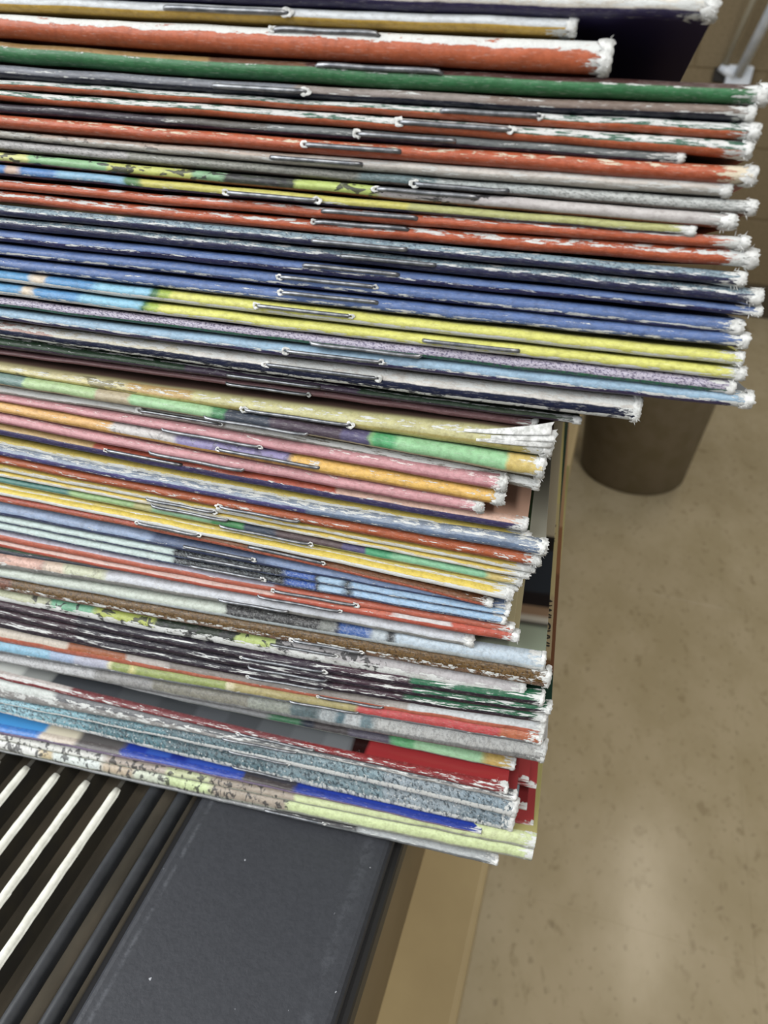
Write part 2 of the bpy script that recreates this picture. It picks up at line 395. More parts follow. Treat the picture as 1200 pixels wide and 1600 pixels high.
# ------------------------------------------------------------------ the books
BOOKS = []
def bk(label, l, mid, r, top, bot=None, vs=0.5, wear=(), back=0.0, staple=None, fray=0.5, ct=None, cb=None, end=0.75, **kw):
    BOOKS.append(dict(label=label, l=l, mid=mid, r=r, top=top, bot=bot, vs=vs, wear=wear, back=back, staple=staple, fray=fray, ct=ct, cb=cb, end=end, kw=kw))
OR, GRN, NVY, PUR, BLU, LBL, YEL, PNK, BRN = '#bc5a2c', '#2f7344', '#1c2036', '#39325f', '#5977b0', '#8caec8', '#d2d25c', '#c98f95', '#6c5024'
WHT, GRY, DGR = '#d9d8d4', '#8f9292', '#3a3840'
# --- topmost group
bk('topmost book, white worn spine and dark purple underside, over the yellow and white book', (-56, -13), (-34, 10), (1118, -16, 34), '#d8d2c6', PUR, 0.34, [(0.75, 0.5, 0.8)], fray=1.2, cb='#2c2654', ct='#3a3366', back=0.0)
bk('white and yellow book near the top, just above the thick red-orange book', (-12, 16), (10, 39), (900, 24, 56), '#d4dade', '#d3a92c', 0.42, [(0.95, 0.2, 0.5)], staple=(260, 450, 0.62), fray=0.6, cb='#a8822c', wob=0.03)
bk('thick red-orange book with torn white upper spine edge, above the green book', (17, 60), (39, 94), (953, 57, 119), OR, OR, 0.5, [(0.95, 0.36, 0.95)], staple=(430, 592, 0.86), fray=0.9, cb='#7c2a1c')
bk('wide green book with brown upper edge, longest one near the top', (60, 97), (94, 132), (1197, 128, 166), '#8a6a3a', GRN, 0.74, [(0.72, 0.08, 0.42)], staple=(496, 690, 0.82), fray=1.0, wob=0.03, top_stops=[(-400, '#9a7a44'), (330, '#6b4a34'), (480, '#4a2c28'), (1000, '#54403c')], cb='#3b3018', scratch=0.35)
bk('grey-tan book with navy lower edge, directly under the green book', (98, 122), (132, 155), (1178, 163, 191), '#7c7f88', NVY, 0.36, [(0.42, 0.1, 0.5), (0.8, 0.3, 0.4)], staple=(335, 478, 0.5), top_stops=[(-400, '#747882'), (460, '#8a807a'), (760, '#7d6c62')], fray=0.8, wob=0.05, cb='#202438')
bk('upper of two orange books with tattered green-white spine tops', (122, 139), (155, 173), (1183, 190, 221), '#3f6b58', OR, 0.50, [(0.82, 0.42, 0.74)], staple=(690, 842, 0.66), fray=1.3, wob=0.25, cb='#3c1f18')
bk('lower of two orange books with tattered green-white spine tops', (139, 158), (173, 196), (1172, 217, 250), '#3f6b58', OR, 0.48, [(0.80, 0.42, 0.76)], staple=(627, 796, 0.62), fray=1.3, wob=0.25, cb='#5a3a28')
bk('short dark grey scuffed book between two orange books', (159, 176), (196, 215), (1066, 236, 257), '#5b5e62', '#2a2440', 0.28, [(0.6, 0.4, 0.42)], staple=(562, 711, 0.55), top_stops=[(-400, '#3c3640'), (260, '#5d5a56'), (420, '#6d7374')], fray=0.7, scratch=0.5)
bk('bright orange book with torn beige right end, below the dark grey book', (177, 201), (215, 241), (1178, 257, 292), '#c85f32', '#bb562c', 0.45, [(0.78, 0.25, 0.55), (0.5, 0.2, 0.3)], staple=(480, 626, 0.55), fray=1.3, dots=0.55, scratch=0.5, end=1.1, paper='#d9cbb0')
bk('white-grey sketch covered book, upper of a pale pair', (202, 216), (241, 262), (1140, 282, 309), '#bdb6ae', '#b9b4ac', 0.5, [(0.5, 0.6, 0.55)], staple=(425, 566, 0.5), top_stops=[(-400, '#a9a69c'), (60, '#b8a79a'), (480, '#cfc8c0')], ink=0.6, inkhi=300, fray=0.8)
bk('grey stone-pattern book, lower of a pale pair', (216, 236), (262, 280), (1178, 311, 338), '#9b9c98', '#6e625a', 0.18, [(0.6, 0.3, 0.35)], staple=(650, 794, 0.35), top_stops=[(-400, '#aaa8a8'), (200, '#8e8f86'), (560, '#6e858a'), (680, '#aab2b2'), (860, '#b9bdbb')], speck=0.55, spc='#3e4640', fray=1.0)
bk('yellow-green cartoon book fading to white with black marks on the right', (236, 254), (281, 302), (1145, 332, 360), '#b8c46a', '#8a4a30', 0.14, [(0.9, 0.15, 0.3)], staple=(590, 746, 0.68), top_stops=[(-400, '#c9cc7a'), (45, '#86b884'), (170, '#bfc65c'), (300, '#7fae82'), (350, '#3b4038'), (460, '#b4c862'), (590, '#b9b4b4'), (800, '#bdb8b6')], ink=0.9, inkhi=760, inks=420, fray=1.0, wob=0.06)
bk('short blue-to-yellow book above the two bright orange books', (255, 275), (303, 321), (1084, 351, 371), '#c0bb52', '#2c3a78', 0.22, [(0.3, 0.2, 0.45)], staple=(357, 496, 0.42), top_stops=[(-400, '#4a7cb8'), (10, '#c4a896'), (32, '#4c80bc'), (90, '#7aaac8'), (195, '#4a7a48'), (220, '#c2bc50'), (640, '#aeb06a')], fray=0.7, bstops=[(-400, '#1c2452'), (640, '#4a4a58')])
bk('upper of two bright orange books above the navy speckled pair', (279, 297), (321, 342), (1166, 368, 392), '#c95e30', '#b4522a', 0.3, [(0.82, 0.22, 0.62)], staple=(505, 651, 0.62), fray=1.1, dots=0.6, scratch=0.6, end=0.95)
bk('lower of two bright orange books above the navy speckled pair', (297, 317), (342, 365), (1178, 388, 421), '#c95e30', '#b4522a', 0.3, [(0.72, 0.3, 0.64)], staple=(493, 638, 0.75), fray=1.3, dots=0.6, scratch=0.7, end=1.1)
bk('upper navy book with speckled teal-white spine top', (318, 338), (365, 386), (1162, 424, 449), '#7f99a6', '#2a2a50', 0.52, [(0.55, 0.16, 0.6), (0.9, 0.3, 0.42)], staple=(490, 635, 0.42), speck=0.8, spc='#27344e', fray=0.9, wob=0.3)
bk('lower navy book with speckled teal-white spine top, just above the blue trio', (338, 358), (386, 408), (1189, 451, 478), '#7f99a6', '#2a2a50', 0.60, [(0.62, 0.2, 0.6), (0.95, 0.3, 0.5)], staple=(535, 681, 0.5), speck=0.8, spc='#27344e', fray=1.0, wob=0.3)
bk('uppermost of three plain blue books with staples', (358, 379), (409, 431), (1188, 478, 496), BLU, '#2e2f62', 0.42, [(0.38, 0.16, 0.56)], staple=(476, 623, 0.62), fray=0.9, dots=0.35, wob=0.18)
bk('middle one of three plain blue books with staples', (380, 400), (431, 454), (1157, 498, 525), BLU, '#34346a', 0.20, [(0.22, 0.16, 0.66)], staple=(440, 586, 0.60), fray=1.0, dots=0.35, wob=0.15)
bk('lowest of three plain blue books with staples', (401, 421), (455, 479), (1167, 520, 546), BLU, '#34346a', 0.12, [(0.18, 0.18, 0.62), (0.65, 0.1, 0.45)], staple=(443, 590, 0.62), fray=1.1, dots=0.35)
bk('upper of two blue-to-yellow striped books', (421, 441), (479, 502), (1160, 550, 573), YEL, '#d8d6c0', 0.16, [(0.16, 0.22, 0.78)], staple=(405, 549, 0.55), top_stops=[(-400, '#4f93c4'), (50, '#cfc0aa'), (74, '#4f8fc4'), (145, '#5a9acb'), (150, '#7fbcd8'), (238, '#3a7050'), (248, '#9fb83c'), (268, YEL)], fray=1.0, wob=0.1)
bk('lower of two blue-to-yellow striped books', (442, 462), (503, 523), (1160, 574, 596), YEL, '#d8d6c0', 0.12, [(0.16, 0.22, 0.7)], staple=(663, 811, 0.45), top_stops=[(-400, '#4f93c4'), (34, '#cfc0aa'), (52, '#4f8fc4'), (122, '#5a9acb'), (126, '#7fbcd8'), (222, '#3a7050'), (232, '#9fb83c'), (250, YEL)], fray=1.1, cb='#2c2444')
bk('lavender speckled book with green lower edge', (464, 480), (523, 541), (1146, 593, 618), '#b4aec0', '#2c7452', 0.28, [], staple=(487, 659, 0.18), speck=0.9, spc='#4a4068', sps=2600, fray=0.5, ct='#33294a')
bk('light blue book with purple lower edge, the last long one of the upper group', (481, 501), (541, 565), (1172, 612, 640), LBL, '#3e3562', 0.28, [(0.3, 0.14, 0.64)], staple=(450, 596, 0.42), fray=1.0, wob=0.2, ct='#8b9298', cb='#574d3c')
bk('cream white torn book with navy band, ending short under the light blue book', (502, 526), (565, 598), (999, 621, 661), '#d6d2ca', '#141d3c', 0.46, [(0.8, 0.35, 0.75), (0.08, 0.10, 0.75)], staple=(420, 616, 0.5), top_stops=[(-400, '#b58d80'), (85, '#cbc4ae'), (300, '#d5d1ca')], fray=1.2, wob=0.2, back=0.6)
bk('thin dark green and purple book with torn white line', (526, 546), (598, 611), (905, 652, 664), '#29402a', '#3a2a40', 0.3, [(0.92, 0.12, 0.7), (0.5, 0.3, 0.35)], staple=(357, 500, 0.4), top_stops=[(-400, '#2c4a30'), (290, '#44344c'), (560, '#2d4630'), (760, '#3a4a36')], fray=0.8, back=2.4, wob=0.2)
bk('thin mauve pink book just above the dark gap in the stack', (546, 555), (611, 622), (838, 655, 670), '#8d6468', '#7a5458', 0.4, [(0.8, 0.3, 0.3)], staple=(355, 482, 0.25), fray=0.6, back=4.2, cb='#4a332c')
# --- middle group
bk('yellow-green book with badly shredded white right end, below the dark gap', (570, 583), (638, 663), (862, 678, 716), '#c3bd7c', '#b5a85c', 0.3, [(0.7, 0.3, 0.55)], staple=(385, 556, 0.22), top_stops=[(-400, '#c9c08c'), (200, '#bfa060'), (300, '#c2be84')], fray=2.2, ink=0.5, inklo=0, inkhi=215, inks=300, scratch=0.7, ct_bands=[(0, '#b5ad7a'), (2, '#6d5348'), (9, '#5c443c'), (22, '#7d2a34'), (30, '#5c463e')], back=1.0, end=1.1)
bk('pale green cartoon book with brown-violet picture in the middle of its spine', (584, 603), (663, 685), (848, 716, 750), '#9fc08c', '#b9b48c', 0.10, [(0.5, 0.2, 0.3)], staple=(322, 491, 0.12), top_stops=[(-400, '#6d8a84'), (40, '#a4c188'), (150, '#b0a384'), (205, '#97c490'), (330, '#4a8a5c'), (355, '#3a4250'), (425, '#4f4250'), (535, '#5a5478'), (577, '#d2c68a'), (580, '#4aa468'), (618, '#8cc48e'), (790, '#cbb35c')], fray=0.9, ct='#8aa878', scratch=0.5)
bk('grey fuzzy torn book under the pale green cartoon book', (603, 617), (685, 698), (842, 748, 768), '#b9b6ae', '#8c8a82', 0.3, [(0.6, 0.5, 0.85)], staple=(222, 346, 0.55), top_stops=[(-400, '#d0cdc8'), (250, '#a6a298'), (480, '#8f8a80')], fray=0.6, back=1.0, ct='#8e8880')
bk('upper pink book of the pair around the orange-yellow book', (617, 628), (698, 717), (790, 744, 770), PNK, '#b8737c', 0.25, [(0.75, 0.3, 0.45)], staple=(255, 407, 0.12), fray=1.3, scratch=0.8, paper='#e8dcda')
bk('orange-yellow book with lavender patch between two pink books', (628, 645), (717, 740), (785, 769, 791), '#dba84a', '#c8963c', 0.2, [(0.6, 0.3, 0.42)], staple=(345, 516, 0.35), top_stops=[(-400, '#dcab60'), (176, '#c8c4c2'), (276, '#8f86b4'), (455, '#dfb04a')], fray=1.3, scratch=0.8, ink=0.35, inklo=170, inkhi=460)
bk('lower pink book of the pair around the orange-yellow book', (646, 662), (740, 758), (754, 782, 803), PNK, '#b8737c', 0.2, [(0.75, 0.3, 0.45)], staple=(235, 382, 0.1), fray=1.2, scratch=0.8, paper='#e8dcda')
bk('purple-edged book with orange spine top and peach cover showing at right', (662, 680), (758, 777), (823, 812, 832), '#b8603c', PUR, 0.48, [(0.5, 0.14, 0.45)], staple=(170, 286, 0.5), top_stops=[(-400, '#b8985a'), (150, '#b25034'), (525, '#d3ac98')], fray=0.8, wob=0.04, ct='#d0a48c', cb='#1c2a18', back=0.0)
bk('yellow book right below the purple-edged peach book', (683, 697), (777, 791), (826, 834, 846), '#d4bb44', '#cfd0c4', 0.36, [(0.3, 0.3, 0.75)], staple=(215, 326, 0.1), fray=0.8, scratch=0.5, ct='#23361c', back=1.0, end=1.0)
bk('ragged blue-grey book with torn white strips', (697, 712), (791, 807), (851, 846, 869), '#8c9aac', '#3c3f6c', 0.45, [(0.85, 0.4, 0.62), (0.15, 0.14, 0.5)], fray=1.2, wob=0.4, bstops=[(-400, '#46437a'), (480, '#5f7390')], ct='#a6a493')
bk('single orange book amid the thin yellow books', (712, 725), (807, 823), (842, 866, 886), '#b85a28', '#a85024', 0.25, [(0.35, 0.25, 0.5)], staple=(345, 469, 0.12), fray=1.2, dots=0.5, scratch=0.5)
bk('first thin yellow book under the single orange book', (725, 736), (823, 832), (832, 884, 896), '#d4b840', '#d9d3bc', 0.35, [(0.3, 0.35, 0.75)], staple=(230, 336, 0.1), fray=1.2, scratch=0.6, ct='#3a4a20', back=0.4, end=1.0)
bk('second thin yellow book, just above the thin green striped book', (736, 745), (832, 841), (824, 895, 905), '#d4b840', '#d9d3bc', 0.35, [(0.3, 0.35, 0.7)], staple=(238, 357, 0.05), fray=1.2, scratch=0.6, ct='#2c3a1c', back=0.6, end=1.0)
bk('thin green book with violet picture patch between yellow books', (745, 755), (841, 854), (815, 905, 917), '#6fae80', '#a8b07c', 0.12, [], staple=(345, 486, 0.1), top_stops=[(-400, '#4a8078'), (110, '#8cb070'), (210, '#a8a468'), (240, '#7fae84'), (330, '#3f8a50'), (380, '#3a4658'), (430, '#5a4a4c'), (535, '#54507a'), (570, '#3f9a6c'), (610, '#7cba90'), (760, '#c2ac5c')], fray=0.9, back=0.8)
bk('third thin yellow book, directly under the thin green striped book', (755, 764), (854, 863), (806, 914, 925), '#cdb94a', '#d9d3bc', 0.35, [(0.3, 0.35, 0.7)], staple=(215, 311, 0.1), fray=1.1, scratch=0.6, ct='#3c5a20', back=0.7, end=1.0)
bk('fourth thin yellow book with white torn lower edge', (764, 774), (863, 875), (800, 924, 940), '#dcc23c', '#dedac8', 0.42, [(0.25, 0.3, 0.85)], staple=(217, 311, 0.05), fray=1.5, scratch=0.5, ct='#2c3a1c', back=0.3, end=1.05)
bk('rust brown book above the stack of pale blue books', (774, 785), (875, 887), (768, 938, 950), '#7c4c2a', '#b4583c', 0.35, [(0.3, 0.2, 0.35)], staple=(390, 505, 0.6), speck=0.5, spc='#3c2a14', top_stops=[(-400, '#b0503a'), (215, '#7c4c2a')], fray=0.7, ct='#7a4a2c', back=0.5)
PB = lambda d: [(-400, '#b4c8c4'), (270 + d, '#1f2126'), (445 + d, '#2a56a8'), (492 + d, '#23262c'), (500 + d, '#93b6d4'), (536 + d, '#1c1e22'), (548 + d, '#8fb4d6')]
bk('uppermost of three pale blue books with black and blue picture band', (785, 806), (887, 901), (796, 945, 955), '#8fb4d6', '#3a4468', 0.22, [(0.28, 0.2, 0.4)], staple=(290, 397, 0.4), top_stops=[(-400, '#8fa4c4'), (240, '#5c6c8c'), (420, '#7d94bc')], fray=0.5, wob=0.1, back=0.8)
bk('middle one of three pale blue books with black and blue picture band', (806, 817), (901, 913), (794, 954, 964), '#8fb4d6', '#3a4468', 0.22, [(0.22, 0.2, 0.4)], staple=(295, 410, 0.4), top_stops=PB(0), fray=0.5, speck=0.25, spc='#c4d4d8', back=0.6)
bk('lowest of three pale blue books with black and blue picture band', (817, 829), (913, 926), (789, 963, 977), '#8fb4d6', '#3a4468', 0.24, [(0.2, 0.2, 0.4)], staple=(300, 412, 0.3), top_stops=PB(2), fray=0.6, speck=0.25, spc='#c4d4d8', back=0.3)
bk('thin red-orange book with pale lavender top, upper of two', (829, 845), (926, 938), (802, 976, 989), '#b8b0b4', '#b85a40', 0.52, [(0.5, 0.14, 0.4)], staple=(430, 557, 0.2), top_stops=[(-400, '#b8b4c4'), (430, '#b4583e')], fray=0.7, wob=0.05, back=0.5, ct='#b3a67c')
bk('thin red-orange book with white patch, lower of two', (845, 855), (938, 950), (809, 988, 1004), '#c05a40', '#b85038', 0.42, [(0.5, 0.16, 0.4)], staple=(405, 532, 0.1), top_stops=[(-400, '#cfaea4'), (425, '#c4664c'), (616, '#cdc8c8'), (705, '#c05038')], fray=0.9, dots=0.3, ct='#b3a67c')
bk('thin dark slate book wedged under the red-orange pair, seen only at left', (855, 867), (945, 951), (560, 962, 968), '#5f8068', '#2c3444', 0.6, [(0.6, 0.3, 0.3)], fray=0.3, back=1.6)
bk('pale grey book with salmon patches and a folded tear in its spine', (867, 888), (951, 968), (738, 995, 1012), '#c2c6cc', '#8a8a86', 0.24, [(0.3, 0.2, 0.4)], staple=(345, 452, 0.2), top_stops=[(-400, '#d2a898'), (70, '#d0bca8'), (102, '#c0c6a8'), (168, '#c3c8d0')], ink=0.3, inkhi=160, fray=1.3, back=0.4)
bk('wide pale book with dark picture patch, blue bit and grey-green cover', (888, 902), (970, 990), (850, 1024, 1050), '#b4c6d4', '#b4c0c4', 0.2, [(0.85, 0.2, 0.35)], top_stops=[(-400, '#b6c0b4'), (352, '#343436'), (500, '#787c78'), (523, '#27304a'), (530, '#2e5aa0'), (578, '#aab6be'), (606, '#2c2e30'), (616, '#b2c4d2')], fray=0.5, back=0.5,
   ct_bands=[(0, '#8d9882'), (8.0, '#1c1614'), (9.2, '#b4ae9e'), (11.0, '#8a6e52'), (14.0, '#1a1416'), (18.5, '#262c34'), (34, '#1a1614'), (40, '#a89c80')], speck=0.2, spc='#d8dcda')
bk('thick brown book with furry texture and white chipped lower edge', (902, 922), (988, 1012), (857, 1046, 1076), BRN, '#8c6a50', 0.16, [(0.14, 0.16, 0.62)], staple=(460, 566, 0.12), speck=0.8, spc='#33230e', top_stops=[(-400, '#7a4a36'), (20, '#6c5024')], fray=0.9, wob=0.15, cb='#241a14', ct_bands=[(0, '#6a4826'), (3, '#a08e68'), (22, '#b0a06c'), (60, '#b5a860')], ct='#a89868')
bk('yellow and green cartoon book fading to white with black spots, under the furry brown book', (922, 939), (1012, 1036), (818, 1066, 1093), '#b8c46a', '#c8cac4', 0.24, [(0.2, 0.3, 0.7)], staple=(425, 526, 0.5), top_stops=[(-400, '#b9bd9c'), (80, '#6db08c'), (150, '#b0bd4a'), (245, '#22301f'), (370, '#b4c86c'), (432, '#b9b6b8')], ink=0.9, inklo=55, inkhi=600, inks=420, fray=0.7, back=0.6)
DP = lambda x: [(-400, '#3a2430'), (120, '#241f2c'), (380, '#2e2030'), (520, '#3c2030'), (x, '#14603f')]
bk('uppermost of three dark maroon books that turn green at right', (939, 951), (1036, 1050), (848, 1084, 1104), '#2a1d2b', '#2a1d2b', 0.3, [(0.5, 0.3, 0.55)], staple=(380, 521, 0.15), top_stops=DP(640), fray=0.6, ct='#12382a', wsc=200)
bk('middle one of three dark maroon books that turn green at right', (951, 964), (1050, 1063), (860, 1100, 1117), '#2a1d2b', '#2a1d2b', 0.3, [(0.45, 0.3, 0.56)], staple=(390, 512, 0.1), top_stops=DP(645), fray=0.7, ct_bands=[(0, '#12382a'), (5, '#12382a'), (8, '#6e4426'), (40, '#8a5a34'), (60, '#a8825a')], wsc=200)
bk('lowest of three dark maroon books that turn green at right', (964, 981), (1063, 1076), (852, 1113, 1130), '#2a1d2b', '#2a1d2b', 0.3, [(0.42, 0.28, 0.58)], staple=(390, 506, 0.05), top_stops=DP(633), fray=0.6, ct='#12382a', wsc=200, back=0.2)
bk('grey-white book with orange line along its lower edge', (981, 1003), (1076, 1090), (850, 1127, 1151), '#a7a09a', '#c06448', 0.26, [(0.28, 0.14, 0.4)], staple=(500, 600, 0.12), top_stops=[(-400, '#cfc4b4'), (108, '#a45a2c'), (200, '#b8b0aa'), (265, '#8d8680'), (600, '#aaa49e'), (640, '#cdd2d4')], fray=0.5, wob=0.03, ct='#c4a890', back=0.8)
bk('blue, mossy green and red striped book with grey staple', (1003, 1021), (1090, 1106), (846, 1146, 1166), '#9aa062', '#7c8088', 0.15, [(0.12, 0.14, 0.4)], staple=(455, 562, 0.15), top_stops=[(-400, '#7cb0cc'), (80, '#8fa4c4'), (118, '#a4a8bc'), (170, '#cfcda0'), (176, '#8b9a50'), (205, '#c8c078'), (212, '#8b9a50'), (355, '#cfc8a4'), (365, '#a0945c'), (560, '#b83c40'), (780, '#b4603c')], fray=0.7, speck=0.2, spc='#5c6a3c')
bk('light stone and plaid patterned book, widest of the lower group', (1021, 1034), (1106, 1131), (851, 1160, 1194), '#a6a8a6', '#8e9090', 0.12, [(0.9, 0.2, 0.2)], top_stops=[(-400, '#c4c6c8'), (150, '#9c9c9a'), (240, '#8c8a7c'), (390, '#9aa094'), (455, '#5f7478'), (500, '#b8c0c2'), (525, '#5a7c88'), (540, '#c4cacc'), (565, '#78929a'), (585, '#c0c2c0')], speck=0.4, spc='#50545a', fray=0.4, back=1.0)
bk('thin book with green and yellow stripe peeking out above the red cover', (1034, 1036), (1131, 1141), (803, 1190, 1204), '#7cb888', '#8c9088', 0.1, [], top_stops=[(-400, '#8c8e90'), (420, '#3c7a54'), (470, '#2e3444'), (490, '#4c4648'), (545, '#5c5868'), (612, '#5ab072'), (645, '#9cd0a0'), (755, '#c8a850')], fray=0.5, back=3.8)
# --- bottom group
bk('dark grey book whose glossy cover turns deep red at right, upper', (1052, 1061), (1168, 1175), (792, 1229, 1241), '#6c4a4a', '#7c3034', 0.4, [(0.5, 0.5, 0.55)], staple=(375, 491, 0.15), top_stops=[(-400, '#c4bcb8'), (110, '#7c4044'), (470, '#8c2a2c')], fray=0.4,
   ct_stops=[(-400, '#c4c8c4'), (30, '#8c908e'), (75, '#43474c'), (180, '#4a4e52'), (240, '#42464a'), (300, '#505459'), (350, '#484c50'), (400, '#565a5e'), (450, '#5e6266'), (500, '#686c70'), (545, '#26100f'), (570, '#9c2428')], rough=0.25)  # pale left stops paint the window sheen into the grey cover
bk('dark grey book, lower, under the red-cornered glossy one', (1064, 1092), (1176, 1183), (806, 1240, 1252), '#6a6e70', '#9c9a98', 0.3, [(0.3, 0.4, 0.6)], staple=(350, 471, 0.1), top_stops=[(-400, '#c8d0cc'), (90, '#6a6c70'), (300, '#5c6064')], fray=0.6, ct_stops=[(-400, '#c4c8c4'), (60, '#565a5e'), (560, '#8c2428')])  # pale left end of the cover is painted window sheen
RK = [(-400, '#94c8d8'), (60, '#78acba'), (140, '#58848f'), (260, '#607d86'), (420, '#7c969f'), (600, '#96a5ae'), (720, '#869aa6')]
bk('upper of two blue-grey rocky patterned books', (1093, 1099), (1184, 1208), (806, 1252, 1279), '#6f8b94', '#b8c0c8', 0.14, [(0.10, 0.14, 0.85), (0.6, 0.75, 0.40)], staple=(360, 452, 0.05), top_stops=RK, speck=0.9, spc='#22343f', sps=1500, wsc=2000, fray=0.8)
bk('lower of two blue-grey rocky patterned books', (1100, 1114), (1209, 1233), (801, 1278, 1301), '#6f8b94', '#b8c0c8', 0.1, [(0.1, 0.14, 0.7), (0.6, 0.75, 0.40)], staple=(365, 456, 0.05), top_stops=RK, speck=0.9, spc='#22343f', sps=1500, wsc=2000, fray=0.8, back=1.4)
bk('bright blue book with grey patch, partly covered by the rocky books', (1136, 1146), (1241, 1248), (752, 1298, 1304), '#2a4cae', '#7c6c88', 0.3, [(0.3, 0.3, 0.35)], top_stops=[(-400, '#2c78c8'), (62, '#c4b8a8'), (120, '#5c5858'), (190, '#2444a8'), (380, '#4a4444'), (460, '#223a98')], fray=0.3, rough=0.3,
   ct_stops=[(-400, '#3494d8'), (66, '#cfc8b0'), (120, '#5c5a5a'), (192, '#1c3ca8'), (225, '#2c58b8'), (260, '#1c3090'), (290, '#2a50b4'), (380, '#484850'), (462, '#1c3aa0')])
bk('pale green book with ink drawing of stones, upper of two at the bottom', (1147, 1156), (1248, 1260), (836, 1308, 1329), '#c6d29a', '#a8ac9c', 0.12, [(0.1, 0.14, 0.3)], top_stops=[(-400, '#d4d6d0'), (165, '#b0a498'), (260, '#c2ca9c'), (330, '#a49888'), (460, '#c6d29a')], ink=0.85, inkhi=455, inks=900, fray=0.3, ct='#b0a862')
bk('pale green book with ink drawing of stones, lower of two at the bottom', (1157, 1171), (1261, 1280), (832, 1326, 1346), '#c6d69c', '#a8ac9c', 0.08, [(0.08, 0.12, 0.3)], top_stops=[(-400, '#dcdedb'), (65, '#c9b890'), (85, '#d2dcd8'), (160, '#b8a890'), (210, '#c8d0bc'), (260, '#c4d69c'), (330, '#a49888'), (450, '#c8d89c')], ink=0.85, inkhi=450, inks=900, fray=0.3)
bk('thin grey book lying lowest, flat on the ventilation unit', (1171, 1174), (1281, 1288), (777, 1342, 1352), '#9ba0a2', '#6c7072', 0.3, [(0.5, 0.4, 0.45)], staple=(415, 506, 0.4), top_stops=[(-400, '#8c8e90'), (420, '#3c3c40'), (560, '#a2a8aa')], fray=0.5)
# red-cornered books pushed further back, only their right ends show
bk('red-cover book pushed back at right, topmost of four red corners', None, None, (826, 1217, 1226), '#9c2428', '#7c1c20', 0.3, [(0.5, 0.4, 0.55)], fray=0.3, ct='#9c2428', set_z=('dark grey book, lower', -0.0007, 0.0008))
bk('red-cover book pushed back at right, second of four red corners', None, None, (838, 1226, 1235), '#9c2428', '#7c1c20', 0.3, [(0.5, 0.4, 0.6)], fray=0.3, ct='#9c2428', set_z=('dark grey book, lower', -0.0015, 0.0008))
bk('red-cover book pushed back at right, third of four red corners, smallest', None, None, (823, 1258, 1269), '#9c2428', '#c8b8ac', 0.5, [(0.4, 0.4, 0.7)], fray=0.3, ct='#7c1c20', set_z=('upper of two blue-grey', -0.0014, 0.0010))
bk('red-cover book pushed back at right, lowest of four red corners', None, None, (833, 1284, 1296), '#a02a2c', '#8c1c20', 0.2, [(0.1, 0.3, 0.6)], fray=0.3, ct='#a0262a', set_z=('lower of two blue-grey', -0.0014, 0.0010))

def solve_quad(P):
    """P = three (s, z); returns z(s), straight beyond the ends"""
    (s0, z0), (s1, z1), (s2, z2) = P
    c = np.polyfit([s0, s1, s2], [z0, z1, z2], 2)
    sl0 = 2 * c[0] * s0 + c[1]
    def f(s):
        if s < s0: return z0 + sl0 * (s - s0)
        return c[0] * s * s + c[1] * s + c[2]
    return f

